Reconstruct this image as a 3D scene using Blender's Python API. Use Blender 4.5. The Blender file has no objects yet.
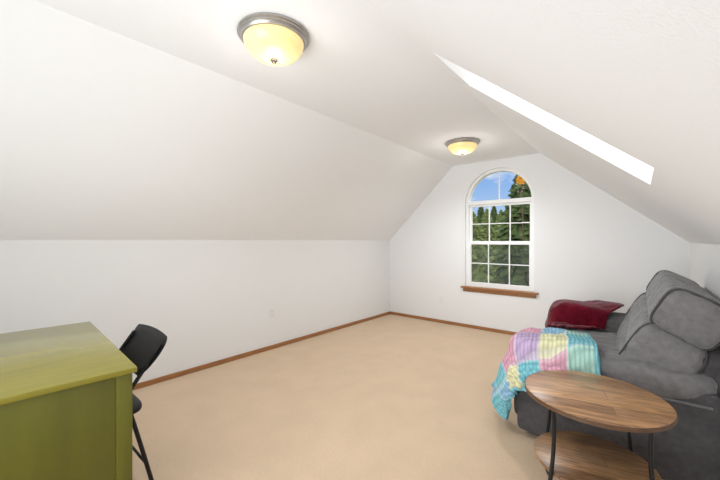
import bpy, bmesh, math, random
from mathutils import Vector, Matrix, noise
random.seed(7)
H = 1.28
scene = bpy.context.scene
COL = scene.collection
scene.view_settings.view_transform = 'Standard'
scene.view_settings.look = 'None'
scene.view_settings.exposure = 0.0

# ------------------------------------------------------------------ materials
def srgb(r, g, b):
    f = lambda c: (c/255/12.92) if c/255 <= .04045 else ((c/255+.055)/1.055)**2.4
    return (f(r), f(g), f(b), 1)

def mat(name, col, rough=.6, metal=0.0, var=.0, scale=30, bump=0.0, bscale=None, stretch=(1, 1, 1), spec=.5, sheen=0, emis=None, estr=0, var2=0, scale2=2, coat=0):
    m = bpy.data.materials.new(name); m.use_nodes = True
    nt = m.node_tree; N = nt.nodes; L = nt.links
    p = N['Principled BSDF']
    p.inputs['Roughness'].default_value = rough
    p.inputs['Metallic'].default_value = metal
    p.inputs['Specular IOR Level'].default_value = spec
    if coat:
        p.inputs['Coat Weight'].default_value = coat; p.inputs['Coat Roughness'].default_value = .08
    if sheen:
        p.inputs['Sheen Weight'].default_value = sheen
        p.inputs['Sheen Roughness'].default_value = .4
    tc = N.new('ShaderNodeTexCoord'); mp = N.new('ShaderNodeMapping')
    mp.inputs['Scale'].default_value = stretch
    L.new(tc.outputs['Object'], mp.inputs['Vector'])
    nz = N.new('ShaderNodeTexNoise'); nz.inputs['Scale'].default_value = scale; nz.inputs['Detail'].default_value = 6
    L.new(mp.outputs['Vector'], nz.inputs['Vector'])
    cr = N.new('ShaderNodeValToRGB')
    c = Vector(col[:3])
    cr.color_ramp.elements[0].position = .3; cr.color_ramp.elements[1].position = .7
    cr.color_ramp.elements[0].color = (*(c*(1-var)), 1)
    cr.color_ramp.elements[1].color = (*(c*(1+var)), 1)
    L.new(nz.outputs['Fac'], cr.inputs['Fac'])
    out = cr.outputs['Color']
    if var2:
        n2 = N.new('ShaderNodeTexNoise'); n2.inputs['Scale'].default_value = scale2; n2.inputs['Detail'].default_value = 3
        L.new(mp.outputs['Vector'], n2.inputs['Vector'])
        c2 = N.new('ShaderNodeValToRGB'); c2.color_ramp.elements[0].position = .35; c2.color_ramp.elements[1].position = .65
        c2.color_ramp.elements[0].color = (1-var2,)*3+(1,); c2.color_ramp.elements[1].color = (1, 1, 1, 1)
        L.new(n2.outputs['Fac'], c2.inputs['Fac'])
        mx = N.new('ShaderNodeMix'); mx.data_type = 'RGBA'; mx.blend_type = 'MULTIPLY'; mx.inputs['Factor'].default_value = 1
        L.new(out, mx.inputs['A']); L.new(c2.outputs['Color'], mx.inputs['B']); out = mx.outputs['Result']
    L.new(out, p.inputs['Base Color'])
    if bump:
        nb = N.new('ShaderNodeTexNoise'); nb.inputs['Scale'].default_value = bscale or scale; nb.inputs['Detail'].default_value = 4
        L.new(mp.outputs['Vector'], nb.inputs['Vector'])
        b = N.new('ShaderNodeBump'); b.inputs['Strength'].default_value = bump; b.inputs['Distance'].default_value = .01
        L.new(nb.outputs['Fac'], b.inputs['Height']); L.new(b.outputs['Normal'], p.inputs['Normal'])
    if emis:
        p.inputs['Emission Color'].default_value = emis; p.inputs['Emission Strength'].default_value = estr
    return m

def glassy(name, tint=(1, 1, 1, 1), gloss=.05):
    m = bpy.data.materials.new(name); m.use_nodes = True
    nt = m.node_tree; N = nt.nodes; L = nt.links
    N.remove(N['Principled BSDF'])
    t = N.new('ShaderNodeBsdfTransparent'); t.inputs['Color'].default_value = tint
    g = N.new('ShaderNodeBsdfGlossy'); g.inputs['Roughness'].default_value = .02
    mx = N.new('ShaderNodeMixShader'); mx.inputs['Fac'].default_value = gloss
    L.new(t.outputs[0], mx.inputs[1]); L.new(g.outputs[0], mx.inputs[2])
    L.new(mx.outputs[0], N['Material Output'].inputs['Surface'])
    return m

def screen_mat(name):
    m = bpy.data.materials.new(name); m.use_nodes = True
    nt = m.node_tree; N = nt.nodes; L = nt.links
    N.remove(N['Principled BSDF'])
    t = N.new('ShaderNodeBsdfTransparent')
    g = N.new('ShaderNodeBsdfDiffuse'); g.inputs['Color'].default_value = (.16, .175, .16, 1)
    mx = N.new('ShaderNodeMixShader'); mx.inputs['Fac'].default_value = .18
    L.new(t.outputs[0], mx.inputs[1]); L.new(g.outputs[0], mx.inputs[2])
    L.new(mx.outputs[0], N['Material Output'].inputs['Surface'])
    return m

def plank_mat(name, k=1.0):
    m = bpy.data.materials.new(name); m.use_nodes = True
    nt = m.node_tree; N = nt.nodes; L = nt.links; p = N['Principled BSDF']
    p.inputs['Roughness'].default_value = .34
    tc = N.new('ShaderNodeTexCoord'); mp = N.new('ShaderNodeMapping'); mp.inputs['Rotation'].default_value = (0, 0, math.radians(-14))
    mp.inputs['Location'].default_value = (1.55, .03, 0)
    L.new(tc.outputs['Object'], mp.inputs['Vector'])
    br = N.new('ShaderNodeTexBrick'); br.inputs['Scale'].default_value = 1
    br.inputs['Brick Width'].default_value = 3.2; br.inputs['Row Height'].default_value = .082; br.inputs['Mortar Size'].default_value = .0011
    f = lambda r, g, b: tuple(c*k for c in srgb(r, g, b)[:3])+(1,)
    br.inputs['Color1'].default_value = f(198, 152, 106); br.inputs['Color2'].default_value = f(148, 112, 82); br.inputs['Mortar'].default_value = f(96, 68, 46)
    L.new(mp.outputs['Vector'], br.inputs['Vector'])
    m2 = N.new('ShaderNodeMapping'); m2.inputs['Scale'].default_value = (2.2, 14, 14); L.new(mp.outputs['Vector'], m2.inputs['Vector'])
    nz = N.new('ShaderNodeTexNoise'); nz.inputs['Scale'].default_value = 2.4; nz.inputs['Detail'].default_value = 9; nz.inputs['Distortion'].default_value = 1.6
    L.new(m2.outputs['Vector'], nz.inputs['Vector'])
    cr = N.new('ShaderNodeValToRGB'); cr.color_ramp.elements[0].position = .34; cr.color_ramp.elements[1].position = .66
    cr.color_ramp.elements[0].color = (.48, .46, .45, 1); cr.color_ramp.elements[1].color = (1.10, 1.08, 1.06, 1)
    L.new(nz.outputs['Fac'], cr.inputs['Fac'])
    mx = N.new('ShaderNodeMix'); mx.data_type = 'RGBA'; mx.blend_type = 'MULTIPLY'; mx.inputs['Factor'].default_value = .85
    L.new(br.outputs['Color'], mx.inputs['A']); L.new(cr.outputs['Color'], mx.inputs['B'])
    L.new(mx.outputs['Result'], p.inputs['Base Color'])
    return m

def attr_mat(name):
    m = bpy.data.materials.new(name); m.use_nodes = True
    nt = m.node_tree; N = nt.nodes; L = nt.links; p = N['Principled BSDF']
    p.inputs['Roughness'].default_value = .95; p.inputs['Specular IOR Level'].default_value = .1
    a = N.new('ShaderNodeAttribute'); a.attribute_name = 'Col'
    tc = N.new('ShaderNodeTexCoord'); v = N.new('ShaderNodeTexVoronoi'); v.inputs['Scale'].default_value = 42
    v.inputs['Randomness'].default_value = .25
    L.new(tc.outputs['UV'], v.inputs['Vector'])
    cr = N.new('ShaderNodeValToRGB'); cr.color_ramp.elements[0].position = .2; cr.color_ramp.elements[1].position = .7
    cr.color_ramp.elements[0].color = (1.04, 1.04, 1.04, 1); cr.color_ramp.elements[1].color = (.66, .67, .68, 1)
    L.new(v.outputs['Distance'], cr.inputs['Fac'])
    mx = N.new('ShaderNodeMix'); mx.data_type = 'RGBA'; mx.blend_type = 'MULTIPLY'; mx.inputs['Factor'].default_value = 1
    L.new(a.outputs['Color'], mx.inputs['A']); L.new(cr.outputs['Color'], mx.inputs['B'])
    L.new(mx.outputs['Result'], p.inputs['Base Color'])
    b = N.new('ShaderNodeBump'); b.inputs['Strength'].default_value = 1.0; b.inputs['Distance'].default_value = .012; b.invert = True
    L.new(v.outputs['Distance'], b.inputs['Height']); L.new(b.outputs['Normal'], p.inputs['Normal'])
    return m

M = dict(
    wall=mat('wall_paint', (.835, .835, .835, 1), .85, var=.004, scale=6, bump=.06, bscale=110, spec=.2),
    slope=mat('slope_paint', (.900, .908, .922, 1), .88, var=.004, scale=6, bump=.06, bscale=110, spec=.15),
    ceil=mat('ceiling_paint', (.890, .899, .915, 1), .9, var=.006, scale=60, bump=.10, bscale=110, spec=.15),
    slope2=mat('orange_peel_paint', (.865, .873, .886, 1), .9, var=.010, scale=150, bump=.13, bscale=170, spec=.15),
    carpet=mat('carpet_pile', (.705, .535, .375, 1), 1.0, var=.05, scale=80, bump=.4, bscale=240, spec=.05, sheen=.12, var2=.06, scale2=4.5),
    oak=mat('oak_trim', srgb(158, 108, 64), .42, var=.2, scale=6, stretch=(1, 1, 14)),
    white=mat('white_vinyl', (.88, .88, .88, 1), .4, var=.01, scale=8),
    plastic=mat('outlet_plastic', (.82, .82, .81, 1), .35, var=.005),
    slot=mat('outlet_slot', (.25, .25, .25, 1), .5, var=.02),
    green=mat('green_stained_wood', srgb(98, 97, 24), .36, var=.13, scale=3.2, stretch=(3, 3, .55), bump=.06, bscale=14),
    green_lit=mat('green_stained_lit', srgb(138, 130, 36), .22, var=.10, scale=3.0, stretch=(7, .9, 6), bump=.03, bscale=10, spec=.5, coat=.35),  # same stain as the sides, lightened: brightness of the lit top painted in
    black=mat('black_metal', (.010, .010, .011, 1), .42, metal=.3, var=.1),
    blackpl=mat('black_vinyl', (.008, .008, .009, 1), .46, var=.15, scale=90, bump=.06, bscale=160, spec=.28),
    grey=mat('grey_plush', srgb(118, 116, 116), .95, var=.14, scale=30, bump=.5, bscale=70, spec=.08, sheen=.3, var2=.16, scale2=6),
    grey_shade=mat('shaded_grey_plush', srgb(82, 80, 81), .95, var=.14, scale=30, bump=.45, bscale=70, spec=.08, sheen=.12, var2=.16, scale2=6),  # same plush darkened: shade on sides and base painted in; piping too
    red=mat('maroon_fleece', srgb(106, 20, 37), .97, var=.3, scale=22, bump=.9, bscale=80, spec=.03, sheen=.35, var2=.25, scale2=10),
    crochet=attr_mat('crochet_yarn'),
    plank=plank_mat('rustic_planks'), plank_shade=plank_mat('rustic_planks_shaded', .8),  # second one is a darker copy: shade under the tabletop put into the colour
    darkwood=mat('dark_wood_edge', srgb(92, 64, 42), .5, var=.25, scale=14, stretch=(1, 1, 5)),
    nickel=mat('brushed_nickel', (.47, .46, .45, 1), .38, metal=1, var=.06, scale=40),
    bronze=mat('dark_nickel', (.16, .15, .14, 1), .3, metal=1, var=.06),
    amber=mat('amber_alabaster', srgb(238, 208, 148), .25, var=.14, scale=9, emis=srgb(255, 226, 156), estr=.50),
    glass=glassy('window_glass', gloss=.003), screen=screen_mat('insect_mesh'),
    bark=mat('bark', (.07, .045, .03, 1), .9, var=.3, scale=12),
    needles=mat('conifer_needles', (.062, .092, .034, 1), .9, var=.55, scale=2.5, spec=.1),
    needles2=mat('conifer_needles_light', (.130, .170, .062, 1), .9, var=.55, scale=2.5, spec=.1),
    gold=mat('golden_leaves', (.60, .28, .02, 1), .8, var=.3, scale=8),
    grass=mat('meadow_grass', (.12, .16, .05, 1), .95, var=.4, scale=.8),
)

# ------------------------------------------------------------------ geometry helpers
def add(*sh):
    V = []; F = []
    for v, f in sh:
        o = len(V); V += [Vector(p) for p in v]; F += [[i+o for i in q] for q in f]
    return V, F

def from_bm(bm):
    bm.verts.ensure_lookup_table(); bm.verts.index_update()
    r = [v.co.copy() for v in bm.verts], [[v.index for v in f.verts] for f in bm.faces]
    bm.free(); return r

def box(x0, x1, y0, y1, z0, z1, r=0, seg=2):
    bm = bmesh.new(); bmesh.ops.create_cube(bm, size=1)
    for v in bm.verts:
        v.co = Vector(((x0+x1)/2+v.co.x*(x1-x0), (y0+y1)/2+v.co.y*(y1-y0), (z0+z1)/2+v.co.z*(z1-z0)))
    if r: bmesh.ops.bevel(bm, geom=bm.edges[:], offset=r, segments=seg, affect='EDGES', profile=.5)
    return from_bm(bm)

def catmull(P, n=6):
    P = [Vector(p) for p in P]
    if len(P) < 3: return P
    out = []
    Q = [P[0]*2-P[1]]+P+[P[-1]*2-P[-2]]
    for i in range(1, len(Q)-2):
        for k in range(n):
            t = k/n; a, b, c, d = Q[i-1:i+3]
            out.append(.5*((2*b)+(c-a)*t+(2*a-5*b+4*c-d)*t*t+(3*b-a-3*c+d)*t**3))
    out.append(P[-1]); return out

def tube(P, r, seg=10, smooth=True):
    P = catmull(P) if smooth else [Vector(p) for p in P]
    V = []; F = []; up = None
    for i, p in enumerate(P):
        d = (P[min(i+1, len(P)-1)]-P[max(i-1, 0)]).normalized()
        if up is None:
            up = d.orthogonal().normalized()
        up = (up-d*up.dot(d)).normalized(); s = d.cross(up)
        for k in range(seg):
            a = 2*math.pi*k/seg; V.append(p+(up*math.cos(a)+s*math.sin(a))*r)
    n = len(P)
    for i in range(n-1):
        for k in range(seg):
            F.append([i*seg+k, i*seg+(k+1) % seg, (i+1)*seg+(k+1) % seg, (i+1)*seg+k])
    F.append(list(range(seg))[::-1]); F.append([(n-1)*seg+k for k in range(seg)])
    return V, F

def lathe(prof, c, seg=48):
    V = []; F = []
    for r, z in prof:
        for k in range(seg):
            a = 2*math.pi*k/seg; V.append(Vector((c[0]+r*math.cos(a), c[1]+r*math.sin(a), c[2]+z)))
    for i in range(len(prof)-1):
        for k in range(seg):
            F.append([i*seg+k, i*seg+(k+1) % seg, (i+1)*seg+(k+1) % seg, (i+1)*seg+k])
    F.append(list(range(seg))[::-1]); F.append([(len(prof)-1)*seg+k for k in range(seg)])
    return V, F

def puff(c, dims, k=3.5, n=22, roty=0, wr=.0, ws=6, seed=0, ky=None, crease=0, gather=0, tuft=()):
    """Rounded cushion: superellipse cross-section, ends squared off by ky, soft wrinkles, creases, gathers near the seams."""
    bm = bmesh.new(); bmesh.ops.create_cube(bm, size=2)
    bmesh.ops.subdivide_edges(bm, edges=bm.edges[:], cuts=n, use_grid_fill=True)
    R = Matrix.Rotation(roty, 3, 'Y'); c = Vector(c); ky = ky or k
    for v in bm.verts:
        p = v.co; rx = (abs(p.x)**k+abs(p.z)**k)**(1/k); q = (rx**ky+abs(p.y)**ky)**(1/ky); p = p/q
        w = Vector((p.x*dims[0]/2, p.y*dims[1]/2, p.z*dims[2]/2))
        nn = Vector((p.x/dims[0], .4*p.y/dims[1], p.z/dims[2])).normalized()
        if wr: w += nn*wr*noise.fractal(Vector((w.x*ws, w.y*ws*.55, w.z*ws))+Vector((seed*3.1, seed, 0)), 1.0, 2.0, 3)
        if crease:
            rn = 1-abs(noise.noise(Vector((w.x*4, w.y*7, w.z*4))+Vector((seed, 2.2*seed, 0))))
            rn2 = 1-abs(noise.noise(Vector((w.x*9, w.y*5, w.z*9))+Vector((seed*5, 0, seed))))
            w -= nn*crease*(rn**14+.5*rn2**14)
        if gather:
            g = noise.noise(Vector((seed*7.7, w.y*22, p.z*.8)))
            w += nn*gather*g*abs(p.z)**1.5
        for zc, dp in tuft:
            w -= nn*dp*math.exp(-((p.z-zc)/.07)**2)
        v.co = c+R@w
    return from_bm(bm)

def seam(c, dims, k, roty, y, grow=1.0, r=.007):
    R = Matrix.Rotation(roty, 3, 'Y'); P = []
    for i in range(65):
        a = 2*math.pi*i/64; ca, sa = math.cos(a), math.sin(a)
        q = (abs(ca)**k+abs(sa)**k)**(1/k)
        P.append(Vector(c)+R@Vector((ca/q*dims[0]/2*grow, 0, sa/q*dims[2]/2*grow))+Vector((0, y, 0)))
    return tube(P, r, 8, False)

def poly2d(outer, holes, thick, mtx):
    cu = bpy.data.curves.new('tmp', 'CURVE'); cu.dimensions = '2D'; cu.fill_mode = 'BOTH'; cu.extrude = thick/2
    for pts in [outer]+holes:
        s = cu.splines.new('POLY'); s.points.add(len(pts)-1)
        for q, p in zip(s.points, pts): q.co = (p[0], p[1], 0, 1)
        s.use_cyclic_u = True
    ob = bpy.data.objects.new('tmp', cu); COL.objects.link(ob)
    me = bpy.data.meshes.new_from_object(ob)
    V = [mtx@v.co for v in me.vertices]; F = [list(p.vertices) for p in me.polygons]
    bpy.data.objects.remove(ob); bpy.data.curves.remove(cu); bpy.data.meshes.remove(me)
    return V, F

def rotz(sh, ang, c):
    R = Matrix.Rotation(ang, 3, 'Z'); c = Vector(c)
    return [R@(Vector(v)-c)+c for v in sh[0]], sh[1]

OFF = {}
def props(o, label=None, cat=None, group=None, kind=None):
    if label: o['label'] = label
    if cat: o['category'] = cat
    if group: o['group'] = group
    if kind: o['kind'] = kind

def thing(name, loc, label=None, cat=None, group=None, kind=None):
    o = bpy.data.objects.new(name, None); COL.objects.link(o); o.location = loc; o.empty_display_size = .1
    OFF[o.name] = Vector(loc); props(o, label, cat, group, kind); return o

def mk(name, sh, m, parent=None, smooth=True, label=None, cat=None, group=None, kind=None):
    V, F = sh; V = [Vector(v) for v in V]
    if parent is not None: off = OFF[parent.name]
    else:
        xs = [v.x for v in V]; ys = [v.y for v in V]
        off = Vector(((min(xs)+max(xs))/2, (min(ys)+max(ys))/2, min(v.z for v in V)))
    me = bpy.data.meshes.new(name); me.from_pydata([v-off for v in V], [], F); me.update()
    bm = bmesh.new(); bm.from_mesh(me); bmesh.ops.remove_doubles(bm, verts=bm.verts, dist=1e-5); bmesh.ops.recalc_face_normals(bm, faces=bm.faces); bm.to_mesh(me); bm.free()
    me.materials.append(m)
    if smooth:
        for p in me.polygons: p.use_smooth = True
        try: me.set_sharp_from_angle(angle=math.radians(40))
        except Exception: pass
    o = bpy.data.objects.new(name, me); COL.objects.link(o)
    if parent is not None:
        o.parent = parent; OFF[o.name] = off
    else:
        o.location = off; OFF[o.name] = off
    props(o, label, cat, group, kind); return o

S = 'structure'
# ------------------------------------------------------------------ room shell
XL, XR = -3.32, .39
YB, YN = 4.78, -2.2
ZC, ZKL, ZKR = 2.396, 1.28, 1.25
XCL, XCR = -2.166, -.986
T = .19
mk('floor', box(XL-.3, XR+.3, YN-.2, YB+.0, -.15, 0), M['carpet'], smooth=False, kind=S, label='beige tan carpeted floor', cat='floor')
mk('wall_left', box(XL-.15, XL, YN, YB, 0, ZKL), M['wall'], smooth=False, kind=S, label='long low white knee wall on the left', cat='wall')
mk('wall_right', box(XR, XR+.15, YN, YB, 0, ZKR), M['wall'], smooth=False, kind=S, label='low white knee wall behind the grey recliner', cat='wall')
mk('ceiling', box(XCL-.05, XCR+.05, YN, YB, ZC, ZC+T), M['ceil'], smooth=False, kind=S, label='flat white ceiling strip holding the two lights', cat='ceiling')
def slope_mtx(p, U, N, h):
    U = Vector(U).normalized(); V = Vector((0, 1, 0)); N = Vector(N).normalized(); o = Vector(p)+N*h
    return Matrix(((U.x, V.x, N.x, o.x), (U.y, V.y, N.y, o.y), (U.z, V.z, N.z, o.z), (0, 0, 0, 1)))
dU = Vector((XCL-XL, 0, ZC-ZKL)); LL = dU.length
mt = slope_mtx((XL, 0, ZKL), dU, (-dU.z, 0, dU.x), T/2)
mk('ceiling', poly2d([(-.12, YN), (LL, YN), (LL, YB), (-.12, YB)], [], T, mt), M['slope'], smooth=False, kind=S, label='white sloped ceiling above the left knee wall', cat='ceiling')
dR = Vector((XR-XCR, 0, ZKR-ZC)); LR = dR.length; ux = dR.x/LR
NR = Vector((-dR.z, 0, dR.x)).normalized()
mtR = slope_mtx((XCR, 0, ZC), dR, NR, T/2)
u0, u1, v0, v1 = (-.851-XCR)/ux, (.038-XCR)/ux, 1.626, 2.115
mk('ceiling', poly2d([(0, YN), (LR+.12, YN), (LR+.12, YB), (0, YB)], [[(u0, v0), (u1, v0), (u1, v1), (u0, v1)]], T, mtR), M['slope2'], smooth=False, kind=S, label='white textured sloped ceiling with a skylight opening', cat='ceiling')
sk = thing('window_2', ((-.851+.038)/2, (v0+v1)/2, 1.95), 'bright skylight set in the right sloped ceiling', 'skylight', kind=S)
mtS = slope_mtx((XCR, 0, ZC), dR, NR, T+.012)
e = .05
mk('window_frame', poly2d([(u0-e, v0-e), (u1+e, v0-e), (u1+e, v1+e), (u0-e, v1+e)], [[(u0, v0), (u1, v0), (u1, v1), (u0, v1)]], .024, mtS), M['white'], sk, False)
mtG = slope_mtx((XCR, 0, ZC), dR, NR, T+.028)
mk('pane', poly2d([(u0-.03, v0-.03), (u1+.03, v0-.03), (u1+.03, v1+.03), (u0-.03, v1+.03)], [], .006, mtG), M['glass'], sk, False)
# gable walls
profB = [(XL-.4, -.1), (XR+.4, -.1), (XR+.4, ZKR+.1), (XCR+.1, ZC+.3), (XCL-.1, ZC+.3), (XL-.4, ZKL+.1)]
WX, WR, WB, WS = -1.517, .462, .60, 1.818
def arch(inset=0, bottom=WB, n=32):
    r = WR-inset
    return [(WX-r, bottom), (WX+r, bottom)]+[(WX+r*math.cos(math.pi*i/n), WS+r*math.sin(math.pi*i/n)) for i in range(n+1)]
def upright(y, t):
    return Matrix.Translation((0, y+t/2, 0))@Matrix.Rotation(math.pi/2, 4, 'X')
mk('wall_back', poly2d(profB, [arch()], .16, upright(YB, .16)), M['wall'], smooth=False, kind=S, label='white gable end wall with the arched window', cat='wall')
mk('wall_near', box(XL-.4, XR+.4, YN-.15, YN, -.1, ZC+.3), M['wall'], smooth=False, kind=S, label='white gable wall at the near end', cat='wall')
bh, bt = .047, .013
mk('baseboard_left', box(XL, XL+bt, YN, YB, 0, bh, .004, 1), M['oak'], smooth=False, kind=S, label='oak baseboard along the left knee wall', cat='baseboard')
mk('baseboard_back', box(XL+bt, XR-bt, YB-bt, YB, 0, bh, .004, 1), M['oak'], smooth=False, kind=S, label='oak baseboard under the arched window wall', cat='baseboard')
mk('baseboard_right', box(XR-bt, XR, YN, YB, 0, bh, .004, 1), M['oak'], smooth=False, kind=S, label='oak baseboard along the right knee wall', cat='baseboard')
# window
w = thing('window_1', (WX, YB+.07, WB), 'white arched gridded window in the gable wall', 'window', kind=S)
fy = YB+.045
FI = .038
mk('window_frame', poly2d(arch(0), [arch(FI, WB+FI)], .08, upright(fy, .08)), M['white'], w, False)
mk('transom_bar', box(WX-WR+.033, WX+WR-.033, fy, fy+.07, WS-.028, WS+.028, .005, 1), M['white'], w, False)
ZM = 1.235
def sash(z0, z1, y):
    f = .030; x0, x1 = WX-WR+FI, WX+WR-FI
    sh = poly2d([(x0, z0), (x1, z0), (x1, z1), (x0, z1)], [[(x0+f, z0+f), (x1-f, z0+f), (x1-f, z1-f), (x0+f, z1-f)]], .035, upright(y, .035))
    s = mk('sash', sh, M['white'], w, False)
    g = []
    for i in (1, 2):
        x = x0+(x1-x0)*i/3; g.append(box(x-.0065, x+.0065, y+.008, y+.026, z0+f, z1-f))
    zz = (z0+z1)/2; g.append(box(x0+f, x1-f, y+.009, y+.025, zz-.0065, zz+.0065))
    mk('muntin_grid', add(*g), M['white'], s, False)
    mk('pane', box(x0+f*.5, x1-f*.5, y+.015, y+.019, z0+f*.5, z1-f*.5), M['glass'], s, False)
    return s
sash(ZM+.000, WS-.026, fy+.035); sash(WB+FI-.002, ZM+.012, fy+.0)
mk('insect_screen', box(WX-WR+.05, WX+WR-.05, fy+.072, fy+.075, WB+.045, ZM), M['screen'], w, False)
mk('muntin', box(WX-.0065, WX+.0065, fy+.03, fy+.05, WS+.028, WS+WR-FI), M['white'], w, False)
mk('pane', poly2d([(x, z) for x, z in arch(.033, WS)], [], .004, upright(fy+.036, .004)), M['glass'], w, False)
mk('window_sill', add(box(WX-.515, WX+.515, YB-.045, YB+.05, WB-.022, WB+.002, .006, 2), box(WX-.49, WX+.49, YB-.014, YB, WB-.075, WB-.022, .005, 1)), M['oak'], w, False, label='oak sill and apron')

# ------------------------------------------------------------------ outlets
def outlet(loc, normal, label):
    t = thing('wall_outlet', loc, label, 'outlet')
    if normal == 'x':
        B = lambda a0, a1, z0, z1, d0, d1, r=0: box(loc[0]+d0, loc[0]+d1, loc[1]+a0, loc[1]+a1, loc[2]+z0, loc[2]+z1, r)
    else:
        B = lambda a0, a1, z0, z1, d0, d1, r=0: box(loc[0]+a0, loc[0]+a1, loc[1]-d1, loc[1]-d0, loc[2]+z0, loc[2]+z1, r)
    mk('cover_plate', B(-.036, .036, 0, .115, 0, .006, .002), M['plastic'], t, False)
    for z in (.018, .064):
        s = mk('socket', B(-.017, .017, z, z+.033, .005, .009, .001), M['plastic'], t, False)
        mk('slot', add(B(-.009, -.006, z+.012, z+.024, .0085, .0095), B(.006, .009, z+.012, z+.024, .0085, .0095)), M['slot'], s, False)
outlet((XL, 2.36, .36), 'x', 'white wall outlet low on the left knee wall')
outlet((-2.36, YB, .30), 'y', 'white wall outlet on the gable wall left of the window')

# ------------------------------------------------------------------ ceiling lights
def ceiling_light(loc, label):
    t = thing('ceiling_light', loc, label, 'ceiling light', 'flush ceiling lights along the ridge')
    mk('mounting_ring', lathe([(.02, 0), (.186, 0), (.190, -.005), (.190, -.013), (.181, -.019), (.181, -.026), (.173, -.031), (.168, -.040), (.160, -.042), (.158, -.037), (.02, -.037)], loc), M['nickel'], t)
    bowl = [(.02, -.036)]+[(.160*math.cos(x)**.85, -.039-.097*math.sin(x)) for x in [i*math.pi/2/14 for i in range(14)]]+[(.012, -.136)]
    mk('glass_bowl', lathe(bowl, loc), M['amber'], t)
    mk('finial', lathe([(.004, -.130), (.018, -.135), (.020, -.140), (.012, -.144), (.013, -.150), (.009, -.156), (.003, -.158)], loc, 20), M['bronze'], t)
    return t
cl = ceiling_light((-1.53, 1.10, ZC), 'larger looking nickel and amber bowl ceiling light nearest the camera')
c2 = cl.copy(); COL.objects.link(c2); c2.location = (-1.555, 3.68, ZC); c2['label'] = 'nickel and amber bowl ceiling light in front of the arched window'
for ch in list(cl.children):
    d = ch.copy(); COL.objects.link(d); d.parent = c2

# ------------------------------------------------------------------ desk
dk_o = (-1.585, .47, 0); AN = math.radians(-3.5)
x0, x1, y0, y1 = -2.705, -1.585, -.30, .47
dc = thing('desk', ((x0+x1)/2, (y0+y1)/2, 0), 'olive green stained wooden desk at the lower left', 'desk')
D = lambda *a, **k: rotz(box(*a, **k), AN, dk_o)
mk('desktop', D(x0, x1, y0, y1, .737, .76, r=.005), M['green_lit'], dc)
i = .014
for xx in (x0+i, x1-i-.055):
    for yy in (y0+i, y1-i-.055):
        mk('leg', D(xx, xx+.055, yy, yy+.055, 0, .737, r=.004), M['green'], dc)
for xa in (x0+i+.006, x1-i-.026):
    mk('end_panel', D(xa, xa+.020, y0+i+.055, y1-i-.055, .06, .737, r=.002), M['green'], dc)
mk('back_panel', D(x0+i+.055, x1-i-.055, y0+i+.008, y0+i+.028, .25, .737, r=.002), M['green'], dc)
dr = mk('drawer', D(x0+i+.06, x1-i-.06, y1-i-.035, y1-i-.012, .625, .727, r=.004), M['green'], dc)
mk('knob', rotz(box((x0+x1)/2-.012, (x0+x1)/2+.012, y1-i-.012, y1-i+.012, .66, .684, r=.006), AN, dk_o), M['bronze'], dr)

# ------------------------------------------------------------------ folding chair
CX = -2.125
fc = thing('folding_chair', (CX, .43, 0), 'black metal folding chair tucked behind the green desk', 'chair')
hw = .205
def backrest():
    V = []; F = []; nu, nv = 24, 14
    for side in (0, 1):
        for j in range(nv+1):
            for i_ in range(nu+1):
                u = -1+2*i_/nu; v = j/nv
                cr = max(0, abs(2*v-1)-.45)/.55
                ww = .232*(1-.10*cr**3)
                x = CX+u*ww
                bul = .010*(1-u*u)
                z = .602+.168*v+bul*(2*v-1)
                y = .572+.13*v+.016*math.sin(math.pi*v)+.010*(1-u*u)
                y += .012*(1 if side else -1)*(1-.8*max(abs(u)**6, abs(2*v-1)**5))
                V.append(Vector((x, y, z)))
    n = (nu+1)*(nv+1)
    for s in (0, 1):
        for j in range(nv):
            for i_ in range(nu):
                F.append([s*n+j*(nu+1)+i_, s*n+j*(nu+1)+i_+1, s*n+(j+1)*(nu+1)+i_+1, s*n+(j+1)*(nu+1)+i_])
    ring = [i_ for i_ in range(nu+1)]+[j*(nu+1)+nu for j in range(1, nv+1)]+[nv*(nu+1)+i_ for i_ in range(nu-1, -1, -1)]+[j*(nu+1) for j in range(nv-1, 0, -1)]
    for k in range(len(ring)):
        a_, b_ = ring[k], ring[(k+1) % len(ring)]; F.append([a_, b_, b_+n, a_+n])
    return V, F
mk('backrest', backrest(), M['blackpl'], fc)
mk('seat', puff((CX, .41, .425), (.41, .41, .04), k=5, n=14), M['blackpl'], fc)
for s in (-1, 1):
    x = CX+s*hw
    mk('long_leg', tube([(x, .20, .01), (x, .30, .20), (x, .46, .43), (x, .585, .61), (x, .675, .735)], .010), M['black'], fc)
    xr = CX+s*(hw-.022)
    mk('rear_leg', tube([(xr, .645, .01), (xr, .595, .22), (xr, .545, .42)], .010), M['black'], fc)
mk('cross_bar', tube([(CX-hw+.02, .622, .12), (CX+hw-.02, .622, .12)], .007), M['black'], fc)
mk('cross_bar', tube([(CX-hw, .252, .11), (CX+hw, .252, .11)], .007), M['black'], fc)

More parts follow.
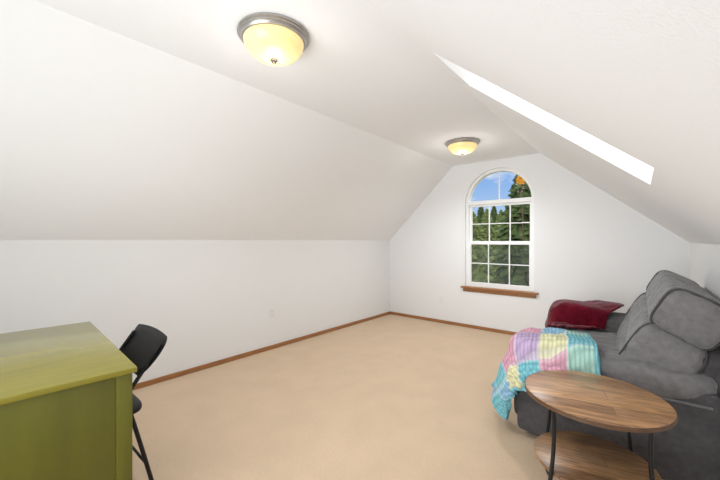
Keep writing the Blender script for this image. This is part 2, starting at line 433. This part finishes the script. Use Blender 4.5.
# ------------------------------------------------------------------ recliner sofa
YS, YE = 2.32, 3.86
YC = (YS+YE)/2
NA, FA = YS+.175, YE-.175
so = thing('recliner', (-.13, YC, 0), 'oversized grey plush recliner against the right knee wall', 'recliner')
mk('base', box(-.56, .34, YS+.03, YE-.03, .03, .16, .015), M['grey_shade'], so)
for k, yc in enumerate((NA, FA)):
    ar = mk('arm', puff((-.16, yc, .29), (.92, .335, .48), k=22, ky=22, n=36, wr=.002, ws=4, seed=k), M['grey_shade'], so)
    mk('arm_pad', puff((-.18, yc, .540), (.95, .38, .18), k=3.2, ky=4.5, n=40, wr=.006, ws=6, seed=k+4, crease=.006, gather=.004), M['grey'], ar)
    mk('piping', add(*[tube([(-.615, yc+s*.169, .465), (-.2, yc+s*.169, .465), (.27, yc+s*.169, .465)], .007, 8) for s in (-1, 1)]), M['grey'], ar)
    mk('front_roll', puff((-.615, yc, .29), (.06, .30, .34), k=7, n=18, wr=.003, seed=k+20), M['grey_shade'], ar)
SWD = FA-NA-.33
mk('seat_cushion', puff((-.22, YC, .39), (.84, SWD, .26), k=4.2, ky=7, n=40, wr=.006, ws=5, seed=9, crease=.008, gather=.004), M['grey'], so)
mk('footrest', puff((-.58, YC, .22), (.12, SWD-.03, .30), k=5, n=20, wr=.006, seed=2), M['grey'], so)
mk('back_shell', box(.22, .35, YS+.1, YE-.1, .10, .72, .05, 3), M['grey_shade'], so)
TL = math.radians(27); BX, BZ = -.008, .47; ds = Vector((math.sin(TL), 0, math.cos(TL)))
bw = YE-YS-.06
for nm, s_, dm, k_, sd, tf in (('back_cushion', .155, (.31, bw, .44), 4.4, 12, ((.0, .012),)), ('head_cushion', .455, (.29, bw, .26), 4.2, 11, ())):
    c = Vector((BX, YC, BZ))+ds*s_
    pw = mk(nm, puff(c, dm, k=k_, ky=10, n=70, roty=TL, wr=.006, ws=3.0, seed=sd, crease=.010, gather=.007, tuft=tf), M['grey'], so)
    for sg in (-1, 1):
        mk('piping', seam(c, dm, k_, TL, sg*dm[1]/2*.93, .945, .006), M['grey_shade'], pw)

# ------------------------------------------------------------------ blankets
def drape(name, corners, bow, cy, nu, nv, zmin, seat_side, m, label, tab=None, amp=.018, lift=.0, seedv=0.0, flare=(.12, .12), thick=.014, fq=30, rnd=0.0, wob=.010):
    acx, ax, ay, zb, zh = -.18, .495, .208, .545, .108+lift
    P00, P10, P11, P01 = [Vector((*c, 0)) for c in corners]
    V = []; F = []; UV = []
    for j in range(nv+1):
        for i_ in range(nu+1):
            u = i_/nu; v = j/nv
            if rnd:
                a_, b_ = 2*u-1, 2*v-1
                u = .5+.5*a_*math.sqrt(1-rnd*b_*b_/2); v = .5+.5*b_*math.sqrt(1-rnd*a_*a_/2)
            p = (P00*(1-u)+P10*u)*(1-v)+(P01*(1-u)+P11*u)*v
            p += Vector((0, bow*4*u*(1-u)*(1-v), 0))
            p += Vector((wob*math.sin(v*17+seedv), wob*math.sin(u*23+seedv), 0))
            sx = (p.x-acx)/ax; sy = (p.y-cy)/ay
            q = (abs(sx)**4+abs(sy)**4)**.25
            nz_ = noise.fractal(Vector((p.x*7, p.y*7, seedv)), 1, 2, 3)
            fold = math.sin((p.x*.8+p.y*.6)*fq+seedv*2+2*nz_)
            if q <= 1:
                z = zb+zh*(1-q**4)**.25
                x, y = p.x, p.y
                z += amp*(.45*nz_+.40*fold+.40)
            else:
                bx = max(-1, min(1, sx)); by = max(-1, min(1, sy))
                qq = (abs(bx)**4+abs(by)**4)**.25; bx, by = bx/max(1, qq), by/max(1, qq)
                x = acx+bx*ax; y = cy+by*ay
                d = Vector((p.x-x, p.y-y, 0)); drop = d.length
                n_ = d.normalized() if drop > 1e-6 else Vector((0, 0, 0))
                al = (p.x*n_.y-p.y*n_.x)
                fl = (flare[0]*(1-v)+flare[1]*v)*drop+amp*min(1, drop/.10)*(.8+math.sin(al*fq+seedv)+.5*nz_)
                x += n_.x*fl; y += n_.y*fl; z = zb-drop*.97
                on_seat = n_.y*seat_side > abs(n_.x) and x > -.62
                if on_seat and z < zmin:
                    ex = zmin-z; z = zmin+.012+.010*math.sin(ex*40+p.x*20); y += n_.y*ex*.8
            V.append(Vector((x, y, z))); UV.append((u*(P10-P00).length, v*(P01-P00).length))
    for _ in range(4):
        W = [v.copy() for v in V]
        for j in range(1, nv):
            for i_ in range(1, nu):
                a_ = j*(nu+1)+i_; W[a_] = V[a_]*.5+(V[a_-1]+V[a_+1]+V[a_-nu-1]+V[a_+nu+1])*.125
        V = W
    for j in range(nv):
        for i_ in range(nu):
            a_ = j*(nu+1)+i_; F.append([a_, a_+1, a_+nu+2, a_+nu+1])
    o = mk(name, (V, F), m, label=label, cat='blanket')
    me = o.data
    if tab:
        ca = me.color_attributes.new('Col', 'FLOAT_COLOR', 'CORNER'); uvl = me.uv_layers.new(name='UVMap')
        cv, cu = len(tab), len(tab[0])
        for fi, p in enumerate(me.polygons):
            i_ = fi % nu; j = fi//nu
            fu = (i_+.5)/nu*cu; fv = (j+.5)/nv*cv
            c = Vector(PAL[tab[min(cv-1, int(fv))][min(cu-1, int(fu))]][:3])
            du = min(fu % 1, 1-fu % 1); dv = min(fv % 1, 1-fv % 1); r_ = min(du, dv)
            if r_ < .06: c = c*.7+Vector((.74, .76, .76))*.3
            elif int(r_*13) % 2: c = c*.93
            eg = min(i_, nu-1-i_, j, nv-1-j)
            if eg < 3: c = Vector(PAL['a'][:3])*.95
            for li in p.loop_indices:
                ca.data[li].color = (*c, 1); uvl.data[li].uv = UV[me.loops[li].vertex_index] if len(me.vertices) == len(UV) else (0, 0)
    md = o.modifiers.new('thick', 'SOLIDIFY'); md.thickness = thick; md.offset = 0
    s2 = o.modifiers.new('sub', 'SUBSURF'); s2.levels = 1; s2.render_levels = 1
    return o
PAL = dict(a=srgb(130, 196, 208), b=srgb(150, 192, 220), l=srgb(194, 172, 206), p=srgb(222, 168, 188), y=srgb(228, 225, 182), m=srgb(170, 210, 198))
drape('crochet_blanket', [(-1.05, 2.24), (-.14, 2.18), (-.27, 2.68), (-1.06, 2.62)], -.11, NA, 140, 76, .52, 1, M['crochet'],
      'pastel patchwork crochet blanket draped over the near recliner arm', ['abyapm', 'baplya', 'aylpbm'], amp=.020, flare=(.12, .44), thick=.034, fq=17, wob=.004)
drape('fleece_blanket', [(-.92, 3.20), (-.14, 3.46), (-.08, 3.88), (-.72, 3.92)], -.05, FA, 76, 64, .52, -1, M['red'],
      'burgundy fleece blanket draped over the far recliner arm', amp=.024, lift=.045, seedv=2.0, fq=20, thick=.018, rnd=.85)

# ------------------------------------------------------------------ side table
TX, TY, TR = -.170, 1.915, .287
tb = thing('side_table', (TX, TY, 0), 'round rustic plank side table with black metal legs beside the recliner', 'side table')
def disc(z0, z1, r): return lathe([(.001, z0), (r-.004, z0), (r, z0+.003), (r, z1-.003), (r-.004, z1), (.001, z1)], (TX, TY, 0), 72)
tt = mk('tabletop', disc(.535, .557, TR), M['plank'], tb)
mk('edge_band', lathe([(TR-.002, .537), (TR+.0025, .537), (TR+.0025, .5545), (TR-.002, .5545), (TR-.002, .537)], (TX, TY, 0), 72), M['darkwood'], tt)
mk('lower_shelf', disc(.225, .243, .248), M['plank_shade'], tb)
mk('metal_hoop', lathe([(.236, .523), (.250, .523), (.250, .535), (.236, .535), (.236, .523)], (TX, TY, 0), 64), M['black'], tb)
for ang in (-122, -32, 58, 148):
    c, s = math.cos(math.radians(ang)), math.sin(math.radians(ang))
    P = lambda r, z: (TX+c*r, TY+s*r, z)
    mk('leg', tube([P(.243, .533), P(.239, .43), P(.244, .32), P(.258, .225), P(.272, .13), P(.266, .05), P(.244, .010)], .0085), M['black'], tb)

# ------------------------------------------------------------------ outdoors
mk('ground', box(-120, 60, 5.2, 140, -3.9, -3.7), M['grass'], smooth=False, kind=S, label='grassy ground outside the window', cat='ground')
F_ = 335; AY = math.radians(39.9)
def at(px, Y):
    xc = (px-360)/F_; dx = xc*math.cos(AY)-math.sin(AY); dy = xc*math.sin(AY)+math.cos(AY)
    return dx/dy*Y, Y/dy
def conifer(px, Y, top_py, rad, m, label, group=None, pw=.7):
    x, t = at(px, Y); ztop = H+(240-top_py)/F_*t; zb = -3.7; hh = ztop-zb
    tr = thing('conifer_tree', (x, Y, zb), label, 'tree', group)
    mk('trunk', tube([(x, Y, zb), (x, Y, zb+hh*.5), (x, Y, ztop-.2)], .10, 8), M['bark'], tr)
    V = []; Fs = []
    nl = int(hh*8)
    for l in range(nl):
        f = l/nl; z = zb+.3+(hh-.3)*f; r = rad*(1-f)**pw+.07
        nb = 18
        for b in range(nb):
            a_ = 2*math.pi*(b+random.random())/nb; rr = r*random.uniform(.5, 1.12)
            d = Vector((math.cos(a_), math.sin(a_), 0)); sd = Vector((-d.y, d.x, 0))
            o_ = Vector((x, Y, z)); w_ = rr*.13
            base = len(V)
            V += [o_, o_+d*rr*.55+sd*w_+Vector((0, 0, -.10*rr)), o_+d*rr+Vector((0, 0, -.32*rr+random.uniform(-.1, .1))), o_+d*rr*.55-sd*w_+Vector((0, 0, -.10*rr)), o_+d*rr*.5+Vector((0, 0, .05*rr+.04)),
                  o_+d*rr*.8+sd*w_*1.5+Vector((0, 0, -.30*rr)), o_+d*rr*.8-sd*w_*1.5+Vector((0, 0, -.30*rr))]
            Fs += [[base, base+1, base+4], [base+1, base+2, base+4], [base+2, base+3, base+4], [base+3, base, base+4], [base+1, base+5, base+2], [base+3, base+2, base+6]]
    mk('foliage', (V, Fs), m, tr, False)
G = 'treeline beyond the arched window'
names = ['leftmost', 'second from left', 'third from left', 'fourth from left', 'fifth from left', 'sixth from left', 'seventh from left', 'rightmost']
for n_, (px, Y, py) in enumerate([(466, 47, 207), (473, 36, 211), (481, 58, 203), (487, 41.5, 208), (494, 66, 204), (501, 52.5, 209), (508, 74, 200), (516, 30.5, 206)]):
    conifer(px, Y, py, 2.3 if Y < 45 else 2.6, M['needles2' if n_ in (1, 3, 5) else 'needles'], f'{names[n_]} dark conifer of the distant treeline beyond the window', G)
conifer(523, 15.5, 166, 1.75, M['needles'], 'tallest nearest conifer filling the right panes of the window', pw=.55)
conifer(478, 21, 240, 1.9, M['needles2'], 'short lighter green conifer behind the left lower panes')
conifer(500, 26, 236, 2.1, M['needles2'], 'short light green conifer behind the middle lower panes')
def golden(px, Y, py, r):
    x, t = at(px, Y); z = H+(240-py)/F_*t
    tr = thing('deciduous_tree', (x, Y, -3.7), 'slender tree with golden autumn crown near the arch top', 'tree')
    mk('trunk', tube([(x, Y, -3.7), (x+.05, Y, -1), (x, Y, z)], .02, 8), M['bark'], tr)
    V = []; Fs = []
    for k in range(120):
        d = Vector((random.gauss(0, 1), random.gauss(0, 1), random.gauss(0, 1))).normalized()*r*random.random()**.4
        c = Vector((x, Y, z))+Vector((d.x, d.y, d.z*.8)); b = len(V)
        t1 = Vector((random.uniform(-1, 1), random.uniform(-1, 1), random.uniform(-1, 1))).normalized()*.045; t2 = t1.orthogonal().normalized()*.03
        V += [c-t1, c+t2, c+t1, c-t2]; Fs.append([b, b+1, b+2, b+3])
    mk('crown', (V, Fs), M['gold'], tr, False)
golden(522, 11, 180, .17)

# ------------------------------------------------------------------ world and lights
wd = bpy.data.worlds.new('sky'); scene.world = wd; wd.use_nodes = True
N = wd.node_tree.nodes; L = wd.node_tree.links; bg = N['Background']
tc = N.new('ShaderNodeTexCoord'); sep = N.new('ShaderNodeSeparateXYZ'); L.new(tc.outputs['Generated'], sep.inputs[0])
cr = N.new('ShaderNodeValToRGB'); cr.color_ramp.elements[0].position = .0; cr.color_ramp.elements[1].position = .24
cr.color_ramp.elements[0].color = srgb(196, 218, 242); cr.color_ramp.elements[1].color = srgb(98, 160, 232)
L.new(sep.outputs['Z'], cr.inputs['Fac'])
mp = N.new('ShaderNodeMapping'); mp.inputs['Scale'].default_value = (5, 5, 9); mp.inputs['Location'].default_value = (1.7, .6, .3); L.new(tc.outputs['Generated'], mp.inputs['Vector'])
nz = N.new('ShaderNodeTexNoise'); nz.inputs['Scale'].default_value = 2.2; nz.inputs['Detail'].default_value = 6; L.new(mp.outputs['Vector'], nz.inputs['Vector'])
c2_ = N.new('ShaderNodeValToRGB'); c2_.color_ramp.elements[0].position = .50; c2_.color_ramp.elements[1].position = .74
L.new(nz.outputs['Fac'], c2_.inputs['Fac'])
def rng(sock, a, b, lo=0, hi=1):
    r = N.new('ShaderNodeMapRange'); r.inputs['From Min'].default_value = a; r.inputs['From Max'].default_value = b
    r.inputs['To Min'].default_value = lo; r.inputs['To Max'].default_value = hi; L.new(sock, r.inputs['Value']); return r.outputs['Result']
def mth(op, a, b):
    m_ = N.new('ShaderNodeMath'); m_.operation = op
    for s_, v_ in zip(m_.inputs, (a, b)):
        if hasattr(v_, 'links'): L.new(v_, s_)
        else: s_.default_value = v_
    return m_.outputs[0]
# unseen bright sky added overhead and in the east to whiten the skylight well, clear blue beyond the gable window
added_haze = mth('MAXIMUM', rng(sep.outputs['Z'], .22, .36), rng(sep.outputs['X'], .05, .30))
fac = mth('MAXIMUM', c2_.outputs['Color'], added_haze)
mx = N.new('ShaderNodeMix'); mx.data_type = 'RGBA'; L.new(fac, mx.inputs['Factor']); L.new(cr.outputs['Color'], mx.inputs['A']); mx.inputs['B'].default_value = (.98, .97, .95, 1)
L.new(mx.outputs['Result'], bg.inputs['Color'])
L.new(mth('MULTIPLY_ADD', added_haze, .8), bg.inputs['Strength'])
bg.inputs['Strength'].links[0].from_node.inputs[2].default_value = 1.0

def light(name, kind, loc, energy, color=(1, 1, 1), direction=None, **k):
    l = bpy.data.lights.new(name, kind); l.energy = energy; l.color = color
    for a_, b_ in k.items(): setattr(l, a_, b_)
    o = bpy.data.objects.new(name, l); COL.objects.link(o); o.location = loc
    if direction: o.rotation_euler = Vector(direction).to_track_quat('-Z', 'Y').to_euler()
    return o
COOL = (.925, .967, 1.0)
light('sun', 'SUN', (0, -5, 8), 1.7, (1, .96, .91), (-.245, .85, -.198), angle=.01)
light('room_fill', 'AREA', (-1.3, -2.0, 1.3), 28, COOL, (.04, 1, .04), shape='RECTANGLE', size=2.4, size_y=1.5, spread=math.radians(95))
light('ceiling_bounce', 'AREA', (-1.2, -1.2, .35), 22, COOL, (.04, 1, .70), shape='RECTANGLE', size=2.0, size_y=1.2, spread=math.radians(115))
light('bulb_near', 'SPOT', (-1.53, 1.10, ZC-.19), 49, COOL, (0, 0, -1), spot_size=math.radians(168), spot_blend=.8, shadow_soft_size=.12)
light('bulb_far', 'SPOT', (-1.555, 3.68, ZC-.19), 58, COOL, (0, 0, -1), spot_size=math.radians(168), spot_blend=.8, shadow_soft_size=.12)
light('glow_near', 'POINT', (-1.53, 1.10, ZC-.24), 2.0, (1, .96, .90), shadow_soft_size=.09)
light('glow_far', 'POINT', (-1.555, 3.68, ZC-.24), 3.0, (1, .96, .90), shadow_soft_size=.09)

cam = bpy.data.cameras.new('camera'); cam.sensor_fit = 'HORIZONTAL'; cam.sensor_width = 36; cam.lens = F_/720*36; cam.clip_start = .02; cam.clip_end = 500
co = bpy.data.objects.new('camera', cam); COL.objects.link(co); co.location = (0, 0, H); co.rotation_euler = (math.pi/2, 0, AY)
scene.camera = co
